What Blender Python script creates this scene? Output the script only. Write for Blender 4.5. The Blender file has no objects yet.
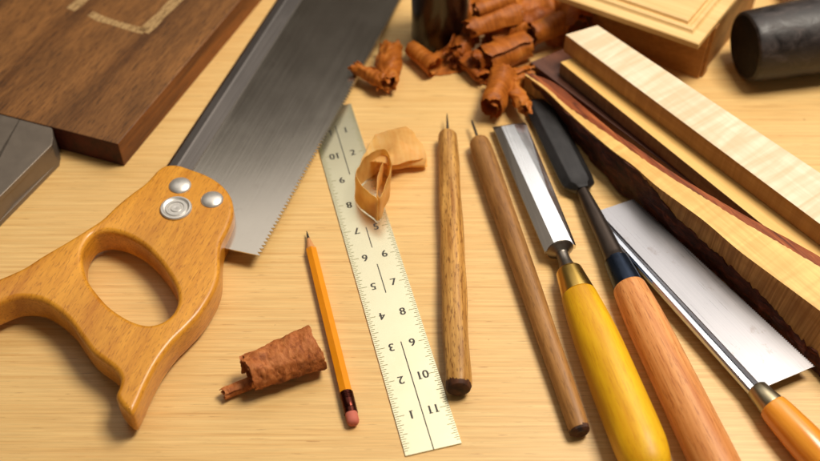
import bpy, bmesh, math, random
from mathutils import Vector, Matrix, noise
random.seed(7)
S = 0.01                                   # everything below is written in centimetres
scene = bpy.context.scene
COL = scene.collection
PI = math.pi
R = math.radians

# ------------------------------------------------------------------ camera model (cm)
FPX, CX, CY = 810.0, 410.0, 230.5
PITCH = R(49.0)
CAM = Vector((0, 0, 54.9))
FWD = Vector((0, math.cos(PITCH), -math.sin(PITCH)))
UP = Vector((0, math.sin(PITCH), math.cos(PITCH)))
RIGHT = Vector((1, 0, 0))

def ray(px, py):
    return (FWD + RIGHT * ((px - CX) / FPX) - UP * ((py - CY) / FPX))

def P(px, py, z=0.0):
    d = ray(px, py)
    return CAM + d * ((z - CAM.z) / d.z)

# ------------------------------------------------------------------ colours and materials
def lin(c):
    c = c / 255.0
    return c / 12.92 if c <= 0.04045 else ((c + 0.055) / 1.055) ** 2.4

def col(r, g, b):
    return (lin(r), lin(g), lin(b), 1.0)

class NT:
    def __init__(s, name):
        s.m = bpy.data.materials.new(name); s.m.use_nodes = True
        s.t = s.m.node_tree; s.t.nodes.clear()
        s.out = s.n('ShaderNodeOutputMaterial')
        s.b = s.n('ShaderNodeBsdfPrincipled')
        s.l(s.b.outputs[0], s.out.inputs['Surface'])
    def n(s, k, **kw):
        x = s.t.nodes.new(k)
        for a, v in kw.items(): setattr(x, a, v)
        return x
    def l(s, a, b): s.t.links.new(a, b)
    def coord(s, scale, rot=(0, 0, 0), loc=(0, 0, 0)):
        tc = s.n('ShaderNodeTexCoord'); mp = s.n('ShaderNodeMapping')
        mp.inputs['Scale'].default_value = scale
        mp.inputs['Rotation'].default_value = rot
        mp.inputs['Location'].default_value = loc
        s.l(tc.outputs['Object'], mp.inputs[0]); return mp.outputs[0]
    def noise(s, vec, scale=1, detail=4, rough=.55, dist=0):
        x = s.n('ShaderNodeTexNoise'); s.l(vec, x.inputs['Vector'])
        x.inputs['Scale'].default_value = scale; x.inputs['Detail'].default_value = detail
        x.inputs['Roughness'].default_value = rough; x.inputs['Distortion'].default_value = dist
        return x.outputs['Fac']
    def ramp(s, fac, stops, interp='LINEAR'):
        x = s.n('ShaderNodeValToRGB'); s.l(fac, x.inputs[0]); x.color_ramp.interpolation = interp
        e = x.color_ramp.elements
        while len(e) < len(stops): e.new(.5)
        for i, (p, c) in enumerate(stops):
            e[i].position = p; e[i].color = c if len(c) == 4 else (*c, 1)
        return x.outputs[0]
    def mix(s, fac, a, b, mode='MIX'):
        x = s.n('ShaderNodeMix', data_type='RGBA', blend_type=mode)
        for sock, v in ((x.inputs[0], fac), (x.inputs[6], a), (x.inputs[7], b)):
            if hasattr(v, 'links'): s.l(v, sock)
            else: sock.default_value = v
        return x.outputs[2]
    def math(s, op, a, b=0.0):
        x = s.n('ShaderNodeMath', operation=op)
        for sock, v in ((x.inputs[0], a), (x.inputs[1], b)):
            if hasattr(v, 'links'): s.l(v, sock)
            else: sock.default_value = v
        return x.outputs[0]
    def bump(s, h, strength=.3, dist=.0003):
        x = s.n('ShaderNodeBump'); x.inputs['Strength'].default_value = strength
        x.inputs['Distance'].default_value = dist
        s.l(h, x.inputs['Height']); s.l(x.outputs[0], s.b.inputs['Normal'])
    def set(s, **kw):
        names = dict(rough='Roughness', metal='Metallic', spec='Specular IOR Level', coat='Coat Weight',
                     coatr='Coat Roughness', base='Base Color', sub='Subsurface Weight', aniso='Anisotropic',
                     trans='Transmission Weight', alpha='Alpha', ior='IOR')
        for k, v in kw.items():
            i = s.b.inputs[names[k]]
            if hasattr(v, 'links'): s.l(v, i)
            else: i.default_value = v

def grey(v): return (v, v, v, 1)

def wood(name, dark, light, fine=(25, 420, 420), band=(5, 70, 70), rough=.5, coat=0., pores=0., porecol=None,
         figure=0., figcol=None, figscale=110, blotch=.25, rot=(0, 0, 0), bumps=.25, dist=.7, spec=.4, poresc=(90, 1100, 1100)):
    t = NT(name)
    seed = (random.random() * 9, random.random() * 9, random.random() * 9)
    a = t.noise(t.coord(band, rot, seed), 1, 3, .5, dist)
    b = t.noise(t.coord(fine, rot, seed), 1, 5, .6, .3)
    mixv = t.math('ADD', t.math('MULTIPLY', a, .6), t.math('MULTIPLY', b, .4))
    c = t.ramp(mixv, [(.36, dark), (.62, light)])
    if blotch:
        bl = t.noise(t.coord((14, 30, 30), rot, seed), 1, 3)
        c = t.mix(blotch, c, t.ramp(bl, [(.3, grey(.55)), (.7, grey(1.0))]), 'MULTIPLY')
    if pores:
        p = t.noise(t.coord(poresc, rot, seed), 1, 3, .6)
        pm = t.ramp(p, [(.54, grey(0)), (.64, grey(1))])
        c = t.mix(t.math('MULTIPLY', pm, pores), c, porecol or dark)
    if figure:
        f = t.noise(t.coord((figscale, 14, 14), rot, seed), 1, 2, .5, .8)
        fm = t.ramp(f, [(.35, grey(0)), (.65, grey(1))])
        c = t.mix(t.math('MULTIPLY', fm, figure), c, figcol or dark)
    t.set(base=c, rough=rough, coat=coat, coatr=.25, spec=spec)
    t.bump(b, bumps, .0002)
    return t.m

M = {}
def build_materials():
    # bench plywood
    t = NT('plywood')
    a = t.noise(t.coord((7, 420, 40), (0, 0, R(1.5))), 1, 6, .7, .15)
    b = t.noise(t.coord((30, 1500, 100), (0, 0, R(1.5))), 1, 4, .6)
    bl = t.noise(t.coord((4, 22, 4), (0, 0, R(1.5))), 1, 3, .5, .6)
    c = t.ramp(a, [(.26, col(202, 152, 86)), (.42, col(221, 177, 110)), (.6, col(231, 193, 127))])
    c = t.mix(.8, c, t.ramp(b, [(.3, grey(.78)), (.6, grey(1))]), 'MULTIPLY')
    c = t.mix(.6, c, t.ramp(bl, [(.3, grey(.92)), (.7, grey(1))]), 'MULTIPLY')
    dash = t.noise(t.coord((60, 1100, 100), (0, 0, R(1.5)), (3, 1, 2)), 1, 2, .5)
    dm = t.ramp(dash, [(.66, grey(0)), (.74, grey(1))])
    c = t.mix(t.math('MULTIPLY', dm, .6), c, col(150, 96, 44))
    sp = t.noise(t.coord((130, 170, 100)), 1, 2, .4)
    sm = t.ramp(sp, [(.79, grey(0)), (.83, grey(1))])
    c = t.mix(t.math('MULTIPLY', sm, .5), c, col(130, 80, 35))
    t.set(base=c, rough=.42, spec=.45)
    t.bump(a, .12, .0003); M['ply'] = t.m

    M['beech'] = wood('beech_varnished', col(188, 118, 28), col(224, 156, 50), fine=(60, 420, 420), band=(8, 60, 60), rough=.36, coat=.25,
                      pores=.5, porecol=col(140, 74, 12), blotch=.3, bumps=.12, poresc=(170, 900, 900), dist=.5)
    M['yellow'] = wood('yellow_boxwood', col(216, 152, 10), col(240, 190, 24), fine=(30, 300, 300), rough=.5, coat=.06,
                       blotch=.45, pores=.4, porecol=col(186, 120, 10), bumps=.1, dist=.4)
    M['orange'] = wood('orange_oak', col(196, 118, 54), col(232, 164, 100), fine=(18, 600, 600), band=(6, 150, 150), rough=.5, coat=.06, dist=.4,
                       blotch=.25, pores=.5, porecol=col(138, 62, 22))
    M['gent'] = wood('amber_handle', col(206, 112, 20), col(240, 158, 52), rough=.25, coat=.6, blotch=.3)
    M['awlA'] = wood('worn_awl_wood', col(164, 108, 44), col(226, 172, 92), fine=(40, 700, 700), band=(14, 260, 260), rough=.5, coat=.04, blotch=.6, poresc=(160, 900, 900),
                     pores=.65, porecol=col(92, 46, 12), dist=.6, bumps=.4)
    M['awlB'] = wood('brown_awl_wood', col(134, 88, 40), col(184, 132, 72), fine=(50, 500, 500), rough=.52, coat=.03, blotch=.5, pores=.4, poresc=(120, 900, 900), dist=.3,
                     porecol=col(82, 46, 16))
    M['dark_end'] = wood('burnt_end_grain', col(30, 12, 5), col(92, 50, 22), fine=(300, 300, 300), band=(90, 120, 120), rough=.7)
    M['boardtop'] = wood('walnut_board', col(96, 58, 22), col(160, 108, 56), fine=(60, 620, 620), band=(3, 36, 36), rough=.5, coat=.05, blotch=.8,
                         pores=.8, porecol=col(50, 28, 10), bumps=.6, dist=.5)
    M['boardside'] = wood('walnut_board_edge', col(96, 50, 16), col(158, 92, 36), fine=(18, 300, 300), rough=.5, blotch=.4, pores=.5,
                          porecol=col(60, 20, 5))
    M['boardend'] = wood('shaded_board_end_grain', col(44, 10, 5), col(84, 26, 12), fine=(300, 500, 300), rough=.65)  # end grain, with the shade on this end put into its near-black red
    M['maple'] = wood('curly_maple', col(218, 200, 170), col(232, 218, 192), fine=(22, 420, 420), rough=.5, figure=.6, figcol=col(204, 172, 130), figscale=140,
                      blotch=.06, bumps=.08, spec=.35)
    M['mapleside'] = wood('maple_sawn_edge', col(182, 132, 76), col(206, 158, 98), fine=(40, 420, 420), rough=.55, figure=.45, figcol=col(152, 102, 52),
                          figscale=190, blotch=.25, rot=(0, 0, R(8)))
    M['mapleside2'] = wood('grey_sawn_edge', col(128, 100, 68), col(168, 136, 96), fine=(60, 300, 300), rough=.6, figure=.5, figcol=col(108, 80, 50),
                           figscale=200, blotch=.25)
    M['ashtop'] = wood('yellow_planed_face', col(226, 176, 96), col(242, 200, 122), fine=(22, 380, 380), rough=.5, blotch=.1, figure=.2)
    M['mauve'] = wood('dark_purple_brown_wood', col(78, 44, 30), col(108, 66, 48), fine=(15, 260, 260), rough=.42, coat=.1, blotch=.2)
    M['billettop'] = wood('billet_lit_top', col(214, 164, 88), col(242, 204, 124), fine=(22, 420, 420), rough=.45, figure=.35, figcol=col(196, 136, 60),
                          figscale=120, blotch=.1)  # same wood as the side face; the lit top is put into its paler colour
    M['billetface'] = wood('billet_figured_face', col(186, 134, 68), col(222, 174, 102), fine=(40, 240, 60), rough=.5, figure=.7, figcol=col(140, 92, 40),
                           figscale=480, blotch=.3)
    t = NT('red_bark')
    a = t.noise(t.coord((60, 260, 260)), 1, 7, .72, 1.0)
    c = t.ramp(a, [(.34, col(28, 10, 6)), (.52, col(78, 32, 16)), (.72, col(140, 66, 34))])
    t.set(base=c, rough=.55, spec=.4); t.bump(a, .8, .0015); M['bark'] = t.m
    t = NT('red_heart_edge')
    a = t.noise(t.coord((20, 240, 240)), 1, 6, .6, 1.2)
    c = t.ramp(a, [(.32, col(74, 34, 16)), (.5, col(134, 66, 32)), (.7, col(176, 100, 54))])
    t.set(base=c, rough=.62, spec=.25); t.bump(a, .5, .0008); M['rededge'] = t.m
    M['boxtop'] = wood('pale_lid_wood', col(214, 172, 108), col(230, 194, 132), fine=(14, 320, 320), rough=.42, coat=.15, blotch=.08, bumps=.05)
    M['boxside'] = wood('brown_box_wood', col(150, 98, 44), col(188, 132, 68), fine=(200, 14, 300), rough=.5, blotch=.3)

    def shav(name, d, m_, l, tr=.0):
        t = NT(name)
        a = t.noise(t.coord((420, 60, 60)), 1, 5, .6, .4)
        g = t.noise(t.coord((60, 60, 60)), 1, 3, .5)
        c = t.ramp(t.math('ADD', t.math('MULTIPLY', a, .45), t.math('MULTIPLY', g, .55)), [(.32, d), (.5, m_), (.66, l)])
        c = t.mix(.35, c, t.ramp(g, [(.35, grey(.75)), (.65, grey(1))]), 'MULTIPLY')
        t.set(base=c, rough=.55, spec=.35)
        t.bump(a, .22, .0004)
        if tr:
            tl = t.n('ShaderNodeBsdfTranslucent'); t.l(c, tl.inputs[0])
            mx = t.n('ShaderNodeMixShader'); mx.inputs[0].default_value = tr
            t.l(t.b.outputs[0], mx.inputs[1]); t.l(tl.outputs[0], mx.inputs[2]); t.l(mx.outputs[0], t.out.inputs['Surface'])
        return t.m
    M['rust'] = shav('rust_shaving', col(156, 80, 18), col(202, 116, 36), col(224, 148, 66), .3)
    M['rustdark'] = shav('shaded_rust_shaving', col(126, 60, 12), col(174, 92, 26), col(206, 122, 46), .25)  # darker copy of the rust shaving; shade within the heap put into its colour
    M['paleshav'] = shav('pale_shaving', col(244, 198, 112), col(252, 218, 138), col(255, 228, 164), .6)
    t = NT('cinnamon_roll')
    a = t.noise(t.coord((300, 140, 140)), 1, 6, .7, .6)
    g = t.noise(t.coord((55, 55, 55)), 1, 4, .6)
    c = t.ramp(a, [(.28, col(112, 52, 20)), (.46, col(172, 98, 48)), (.7, col(204, 130, 74))])
    c = t.mix(t.ramp(g, [(.54, grey(0)), (.66, grey(.8))]), c, col(88, 36, 18))
    t.set(base=c, rough=.6, spec=.3); t.bump(a, .9, .0012); M['cinnamon'] = t.m

    def metal(name, c1, c2, rough, metallic=1., scratch=(10, 900, 900), bumps=.05, rust=0., var=.1):
        t = NT(name)
        a = t.noise(t.coord(scratch), 1, 5, .6)
        g = t.noise(t.coord((22, 30, 30)), 1, 4, .6)
        c = t.mix(a, c1, c2)
        if rust:
            r_ = t.noise(t.coord((70, 90, 90), (0, 0, 0), (5, 2, 0)), 1, 5, .7)
            c = t.mix(t.ramp(r_, [(.60, grey(0)), (.78, grey(rust))]), c, col(96, 66, 42))
        t.set(base=c, metal=metallic, rough=t.ramp(t.math('ADD', t.math('MULTIPLY', a, .5), t.math('MULTIPLY', g, .5)),
              [(.3, grey(max(.05, rough - var))), (.7, grey(rough + var))]), aniso=.0)
        t.bump(a, bumps, .0001)
        return t.m
    M['blade'] = metal('saw_steel', col(188, 180, 168), col(204, 196, 184), .20, rust=.16, scratch=(8, 1300, 900), bumps=.04, var=.04)
    M['spine'] = metal('blued_spine_steel', col(100, 94, 90), col(124, 118, 114), .42)
    M['gentblade'] = metal('bright_saw_steel', col(142, 140, 142), col(166, 164, 168), .3, rust=.5, scratch=(8, 1500, 900), var=.05)
    M['gentspine'] = metal('polished_spine', col(180, 186, 198), col(200, 204, 214), .24)
    M['chisel'] = metal('polished_chisel_steel', col(214, 214, 216), col(236, 236, 238), .24)
    M['chiseldark'] = metal('dark_chisel_steel', col(122, 114, 106), col(150, 142, 132), .4)
    M['blackiron'] = metal('black_forged_iron', col(46, 44, 44), col(70, 68, 68), .38, metallic=.7, scratch=(90, 300, 300), bumps=.2)
    M['blueiron'] = metal('blue_black_socket', col(24, 32, 46), col(50, 60, 78), .3, metallic=.8, scratch=(120, 300, 300))
    M['neckiron'] = metal('brown_forged_neck', col(62, 52, 46), col(92, 80, 72), .38, metallic=.8, scratch=(60, 300, 300), bumps=.3)
    M['planesteel'] = metal('dull_plane_casting', col(120, 109, 98), col(142, 130, 117), .5, scratch=(120, 120, 120), metallic=.8)
    M['planeedge'] = metal('ground_casting_edge', col(170, 172, 165), col(196, 196, 190), .35)
    M['brass'] = metal('brass', col(206, 166, 82), col(222, 184, 100), .3, scratch=(90, 90, 90), bumps=.02)
    M['nickel'] = metal('dull_nickel_brass', col(150, 138, 112), col(176, 164, 138), .36)
    M['needle'] = metal('needle_steel', col(92, 84, 76), col(130, 122, 112), .35)
    M['rivet'] = metal('domed_rivet_steel', col(206, 202, 196), col(220, 216, 210), .42, metallic=.75, scratch=(200, 200, 200))
    # ruler
    t = NT('ruler_metal')
    a = t.noise(t.coord((900, 40, 40)), 1, 4, .6)
    g = t.noise(t.coord((30, 30, 30)), 1, 4, .6)
    c = t.mix(g, col(224, 216, 180), col(236, 230, 200))
    t.set(base=c, metal=.93, rough=.27, spec=.5); t.bump(a, .03, .0001); M['ruler'] = t.m
    def flat(name, c, rough=.6, **kw):
        t = NT(name)
        a = t.noise(t.coord((150, 150, 150)), 1, 4, .6)
        cc = t.mix(t.math('MULTIPLY', a, .5), c, tuple(x * .6 for x in c[:3]) + (1,))
        t.set(base=cc, rough=rough, **kw); t.bump(a, .15, .0003); return t.m
    M['ink'] = flat('etched_black_ink', col(52, 48, 40), .6)
    M['tick'] = flat('etched_olive_ink', col(128, 122, 62), .6)
    M['penpaint'] = flat('orange_pencil_paint', col(240, 150, 22), .28, coat=.4)
    M['penwood'] = flat('bare_cedar', col(214, 150, 92), .6)
    M['graphite'] = flat('graphite', col(44, 42, 42), .4)
    M['penferrule'] = metal('dark_pencil_ferrule', col(60, 26, 22), col(96, 50, 40), .3, scratch=(20, 300, 300))
    M['eraser'] = flat('pink_eraser', col(206, 112, 92), .8)
    M['chalk'] = None
    t = NT('chalk_line')
    a = t.noise(t.coord((120, 420, 260)), 1, 6, .75)
    t.set(base=col(190, 156, 108), rough=.95, spec=.1)
    t.l(t.ramp(a, [(.30, grey(0)), (.56, grey(.85))]), t.b.inputs['Alpha']); M['chalk'] = t.m
    # bottle, mallet
    t = NT('dark_brown_glass')
    a = t.noise(t.coord((60, 60, 8)), 1, 4, .6, 1.0)
    t.set(base=t.ramp(a, [(.3, col(10, 5, 3)), (.65, col(44, 20, 9))]), rough=.3, coat=.25, spec=.5); M['bottle'] = t.m
    t = NT('black_mallet_wood')
    a = t.noise(t.coord((60, 90, 90)), 1, 6, .65, .6)
    t.set(base=t.ramp(a, [(.35, col(26, 21, 20)), (.55, col(46, 39, 38)), (.75, col(82, 72, 70))]),
          rough=t.ramp(a, [(.35, grey(.36)), (.65, grey(.62))]), spec=.45)
    t.bump(a, .4, .0008); M['mallet'] = t.m
    t = NT('black_mallet_face')
    a = t.noise(t.coord((80, 80, 80)), 1, 6, .7, .6)
    tc = t.n('ShaderNodeTexCoord')
    t.set(base=t.ramp(a, [(.4, col(18, 13, 11)), (.6, col(34, 25, 21)), (.78, col(88, 66, 44))]), rough=.75, spec=.25)
    t.bump(a, .6, .001); M['malletface'] = t.m
build_materials()

# ------------------------------------------------------------------ objects
def tag(o, label=None, cat=None, group=None, kind=None):
    if label: o['label'] = label
    if cat: o['category'] = cat
    if group: o['group'] = group
    if kind: o['kind'] = kind
    return o

class Thing:
    """A thing: an Empty at its base with a rotated local frame; part meshes are written in that frame."""
    def __init__(s, name, label, cat, origin, xdir=(1, 0, 0), up=(0, 0, 1), group=None):
        x = Vector(xdir).normalized(); z = Vector(up)
        z = (z - x * z.dot(x)).normalized(); y = z.cross(x)
        s.o = Vector(origin)
        s.rot = Matrix((x, y, z)).transposed()
        s.inv = s.rot.inverted()
        e = bpy.data.objects.new(name, None); COL.objects.link(e)
        e.empty_display_size = .01
        e.matrix_world = Matrix.Translation(s.o * S) @ s.rot.to_4x4()
        tag(e, label, cat, group); s.e = e
    def loc(s, w): return s.inv @ (Vector(w) - s.o)
    def at(s, px, py, h=0.0):
        """local point where the sight line through a photo pixel meets local plane z = h"""
        d = s.inv @ ray(px, py); c = s.inv @ (CAM - s.o)
        return c + d * ((h - c.z) / d.z)

def mesh_obj(name, bm, mat, parent=None, smooth=False, label=None):
    for v in bm.verts: v.co *= S
    bmesh.ops.recalc_face_normals(bm, faces=bm.faces)
    me = bpy.data.meshes.new(name); bm.to_mesh(me); bm.free()
    ms = mat if isinstance(mat, (list, tuple)) else [mat]
    for m in ms: me.materials.append(m)
    if smooth:
        me.polygons.foreach_set('use_smooth', [True] * len(me.polygons))
        if smooth != 'all': me.set_sharp_from_angle(angle=R(smooth if not isinstance(smooth, bool) else 40))
    o = bpy.data.objects.new(name, me); COL.objects.link(o)
    if parent is not None: o.parent = parent.e if isinstance(parent, Thing) else parent
    if label: o['label'] = label
    return o

def bm_prism(bm, pts, z0, z1, bevel=0., seg=2):
    """pts: list of (x,y[,..]) ; returns faces"""
    n = len(pts)
    lo = [bm.verts.new((p[0], p[1], z0(p) if callable(z0) else z0)) for p in pts]
    hi = [bm.verts.new((p[0], p[1], z1(p) if callable(z1) else z1)) for p in pts]
    fs = [bm.faces.new(hi), bm.faces.new(lo[::-1])]
    for i in range(n):
        j = (i + 1) % n
        fs.append(bm.faces.new((lo[i], lo[j], hi[j], hi[i])))
    bmesh.ops.recalc_face_normals(bm, faces=fs)
    if bevel:
        es = {e for f in fs for e in f.edges}
        bmesh.ops.bevel(bm, geom=list(es), offset=bevel, segments=seg, profile=.6, affect='EDGES')
    return fs

def prism(name, pts, z0, z1, mat, parent, bevel=0., seg=2, smooth=False, label=None):
    bm = bmesh.new(); bm_prism(bm, pts, z0, z1, bevel, seg)
    return mesh_obj(name, bm, mat, parent, smooth, label)

def rect(x0, x1, y0, y1): return [(x0, y0), (x1, y0), (x1, y1), (x0, y1)]

def lathe(name, prof, mat, parent, axis='x', seg=40, off=(0, 0, 0), wob=0., facet=None, smooth=45, label=None, bend=None, freq=.25):
    """prof [(t, r)] turned about the local axis through off"""
    bm = bmesh.new(); rings = []
    for t_, r in prof:
        ring = []
        for k in range(seg):
            a = 2 * PI * k / seg + (PI / seg if facet else 0)
            rr = max(r, 1e-4)
            if wob and r > .02: rr += wob * noise.noise(Vector((t_ * freq, math.cos(a) * 1.1 + 3, math.sin(a) * 1.1))) * r
            c, s_ = math.cos(a) * rr, math.sin(a) * rr
            v = (t_, c, s_) if axis == 'x' else (c, s_, t_)
            v = Vector(v) + Vector(off)
            if bend: v += Vector(bend(t_))
            ring.append(bm.verts.new(v))
        rings.append(ring)
    for a, b in zip(rings, rings[1:]):
        for k in range(seg):
            j = (k + 1) % seg
            bm.faces.new((a[k], a[j], b[j], b[k]))
    bm.faces.new(rings[0][::-1]); bm.faces.new(rings[-1])
    return mesh_obj(name, bm, mat, parent, smooth, label)

def smooth_prof(pts, n=40):
    """monotone cubic through profile points (t increasing)"""
    t = [p[0] for p in pts]; y = [p[1] for p in pts]; N = len(pts)
    d = [(y[i + 1] - y[i]) / max(1e-6, t[i + 1] - t[i]) for i in range(N - 1)]
    m = [d[0]] + [0 if d[i - 1] * d[i] <= 0 else 2 * d[i - 1] * d[i] / (d[i - 1] + d[i]) for i in range(1, N - 1)] + [d[-1]]
    out = []; per = max(3, n // (N - 1))
    for i in range(N - 1):
        h = t[i + 1] - t[i]
        for k in range(per):
            q = k / per
            v = (2 * q ** 3 - 3 * q * q + 1) * y[i] + (q ** 3 - 2 * q * q + q) * h * m[i] + (3 * q * q - 2 * q ** 3) * y[i + 1] + (q ** 3 - q * q) * h * m[i + 1]
            out.append((t[i] + h * q, max(0, v)))
    out.append(tuple(pts[-1])); return out

def closed_spline(pts, per=6):
    n = len(pts); out = []
    for i in range(n):
        p0, p1, p2, p3 = (Vector((pts[(i + k - 1) % n][0], pts[(i + k - 1) % n][1], 0)) for k in range(4))
        for k in range(per):
            t = k / per
            q = .5 * ((2 * p1) + (p2 - p0) * t + (2 * p0 - 5 * p1 + 4 * p2 - p3) * t * t + (3 * p1 - p0 - 3 * p2 + p3) * t ** 3)
            out.append((q.x, q.y))
    return out

def curve_plate(name, loops, half, bev, mat, parent, smooth=60, res=6):
    """closed outlines (first outer, others holes) as a plate with rounded edges"""
    cu = bpy.data.curves.new(name, 'CURVE'); cu.dimensions = '2D'; cu.fill_mode = 'BOTH'
    for lp in loops:
        sp = cu.splines.new('POLY'); sp.points.add(len(lp) - 1)
        for i, p in enumerate(lp): sp.points[i].co = (p[0] * S, p[1] * S, 0, 1)
        sp.use_cyclic_u = True
    cu.extrude = (half - bev) * S; cu.bevel_depth = bev * S; cu.bevel_resolution = res; cu.offset = -bev * S
    tmp = bpy.data.objects.new('tmp', cu); COL.objects.link(tmp)
    dg = bpy.context.evaluated_depsgraph_get(); dg.update()
    me = bpy.data.meshes.new_from_object(tmp.evaluated_get(dg))
    bpy.data.objects.remove(tmp)
    bm = bmesh.new(); bm.from_mesh(me)
    bmesh.ops.remove_doubles(bm, verts=bm.verts, dist=1e-6)
    for v in bm.verts: v.co /= S
    return mesh_obj(name, bm, mat, parent, smooth)

def sheet(name, f, nu, nv, th, mat, parent, rest=None, crumple=0., cf=1.2, crumple2=0., cf2=4., seed=0, edge=0., ends=True):
    """thin shaving: surface f(u,v) given thickness, crumpled by noise"""
    g = []
    sd = Vector((seed * 3.7, seed * 1.3, seed * 5.1))
    for i in range(nu + 1):
        row = []
        for j in range(nv + 1):
            u = i / nu; v = j / nv
            if edge:       # ragged long edges
                v = v + (1 if v > .5 else -1) * (abs(v - .5) * 2) ** 3 * edge * noise.noise(Vector((u * 14, v * 2, seed)))
            p = Vector(f(u, v))
            ef = 1.0 if not ends else .35 + 1.3 * abs(2 * j / nv - 1) ** 3
            if crumple: p += noise.noise_vector(p * cf + sd) * crumple * (.7 + .3 * ef)
            if crumple2: p += noise.noise_vector(p * cf2 + sd) * crumple2 * ef + noise.noise_vector(p * cf2 * 2.6 + sd) * crumple2 * .4 * ef
            row.append(p)
        g.append(row)
    if rest is not None:
        mz = min(p.z for r_ in g for p in r_)
        for r_ in g:
            for p in r_: p.z += rest - mz
    def nrm(i, j):
        a = g[min(i + 1, nu)][j] - g[max(i - 1, 0)][j]; b = g[i][min(j + 1, nv)] - g[i][max(j - 1, 0)]
        n = a.cross(b); return n.normalized() if n.length > 1e-9 else Vector((0, 0, 1))
    bm = bmesh.new()
    A = [[bm.verts.new(g[i][j] + nrm(i, j) * th / 2) for j in range(nv + 1)] for i in range(nu + 1)]
    B = [[bm.verts.new(g[i][j] - nrm(i, j) * th / 2) for j in range(nv + 1)] for i in range(nu + 1)]
    for i in range(nu):
        for j in range(nv):
            bm.faces.new((A[i][j], A[i + 1][j], A[i + 1][j + 1], A[i][j + 1]))
            bm.faces.new((B[i][j], B[i][j + 1], B[i + 1][j + 1], B[i + 1][j]))
    for i in range(nu):
        bm.faces.new((A[i][0], B[i][0], B[i + 1][0], A[i + 1][0])); bm.faces.new((A[i][nv], A[i + 1][nv], B[i + 1][nv], B[i][nv]))
    for j in range(nv):
        bm.faces.new((A[0][j], A[0][j + 1], B[0][j + 1], B[0][j])); bm.faces.new((A[nu][j], B[nu][j], B[nu][j + 1], A[nu][j + 1]))
    return mesh_obj(name, bm, mat, parent, 50)

def curl(L, r_in, r_out, turns, a0=0., taper=(1., 1.), squash=1., tail=0., taildir=0., skew=0., pinch=0., bend=0., tailx=0.):
    """spiral roll about local x, from x = 0 to L; optional flat tail leaving tangentially"""
    arc = turns * 2 * PI * (r_in + r_out) / 2; tot = arc + tail
    def f(u, v):
        s_ = u * tot
        k = taper[0] + (taper[1] - taper[0]) * v
        if pinch: k *= 1 - pinch * math.sin(PI * v) ** 2
        if s_ <= arc:
            q = s_ / arc; a = a0 + q * turns * 2 * PI; r = (r_in + (r_out - r_in) * q) * k
            y, z = math.cos(a) * r, math.sin(a) * r * squash
        else:
            a = a0 + turns * 2 * PI; r = r_out * k
            d = s_ - arc
            y = math.cos(a) * r - math.sin(a) * d; z = math.sin(a) * r * squash + math.cos(a) * d + taildir * d
        x = v * L + skew * (u - .5) + tailx * max(0, s_ - arc)
        return (x, y + bend * (v - .5) ** 2, z)
    return f

# ================================================================== THE BENCH TOP
bm = bmesh.new(); bm_prism(bm, rect(-130, 130, -45, 150), -2.4, 0, .12)
o = mesh_obj('tabletop', bm, M['ply']); tag(o, kind='structure')
# floor far below, so the bench has a world to stand in
bm = bmesh.new(); bm_prism(bm, rect(-500, 500, -500, 500), -80, -78)
t = NT('dark_workshop_floor'); t.set(base=t.ramp(t.noise(t.coord((3, 3, 3)), 1, 4), [(.3, col(70, 56, 42)), (.7, col(98, 80, 62))]), rough=.7)
tag(mesh_obj('floor', bm, t.m), kind='structure')

# ================================================================== TENON SAW
A = P(222, 186, 1.25); B = P(312, 50, .75); C3 = P(293, 250, 1.15)
xd = (B - A).normalized(); nz = xd.cross(C3 - A).normalized()
if nz.z < 0: nz = -nz
saw = Thing('back_saw', 'large back saw with a varnished beech closed handle and wide toothed steel blade', 'hand saw', A, xd, nz)
L = lambda px, py, h=0.: (lambda q: (q.x, q.y))(saw.at(px, py, h))
heel_in = L(250, 240); heel = L(293, 250, .05); t1 = L(404.5, 49, .05)
dirT = (Vector(t1) - Vector(heel)); Lb = 34.0
hx, hy = heel; sl = dirT.y / dirT.x
spy_out = L(218, 182, .3)[1]; 
pts = [(hx, hy)]
pitch_t = .33; n = int((Lb - hx) / pitch_t)
for i in range(n):
    x0 = hx + i * pitch_t
    y0 = hy + sl * (x0 - hx)
    pts.append((x0 + .02, y0)); pts.append((x0 + pitch_t * .7, y0 + .30 if hy < 0 else y0 - .30))
xe = hx + n * pitch_t
pts.append((xe, hy + sl * (xe - hx)))
ysp = -.9 if hy < 0 else .9
pts.append((xe, ysp * .2)); q0_ = L(214, 205); pts.append((q0_[0], ysp * .2)); pts.append(q0_); pts.append(L(246, 222)); pts.append(L(252, 241.6))
prism('blade', pts, -.045, .045, M['blade'], saw)
# folded steel back: outer edge through the traced points
y_o = L(218, 181, .32)[1]; y_o2 = L(305, 50, .32)[1]; y_i = L(240.5, 181, .32)[1]; y_i2 = L(324, 49, .32)[1]
x_o = L(218, 181, .32)[0]; x_o2 = L(305, 50, .32)[0]
s_o = (y_o2 - y_o) / (x_o2 - x_o)
xa, xb = x_o - 2.0, xe
bm = bmesh.new()
w = y_i - y_o
secs = []
for x in (xa, xb):
    y0 = y_o + s_o * (x - x_o)
    secs.append([(x, y0 + w * fy, z) for fy, z in ((0, -.12), (0, .12), (.14, .30), (.42, .34), (.5, .30), (1.0, .17), (1.0, -.17), (.5, -.30), (.14, -.30))])
va = [bm.verts.new(p) for p in secs[0]]; vb = [bm.verts.new(p) for p in secs[1]]
for i in range(9): bm.faces.new((va[i], va[(i + 1) % 9], vb[(i + 1) % 9], vb[i]))
bm.faces.new(va); bm.faces.new(vb)
mesh_obj('spine', bm, M['spine'], saw)
H = 1.12
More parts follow.
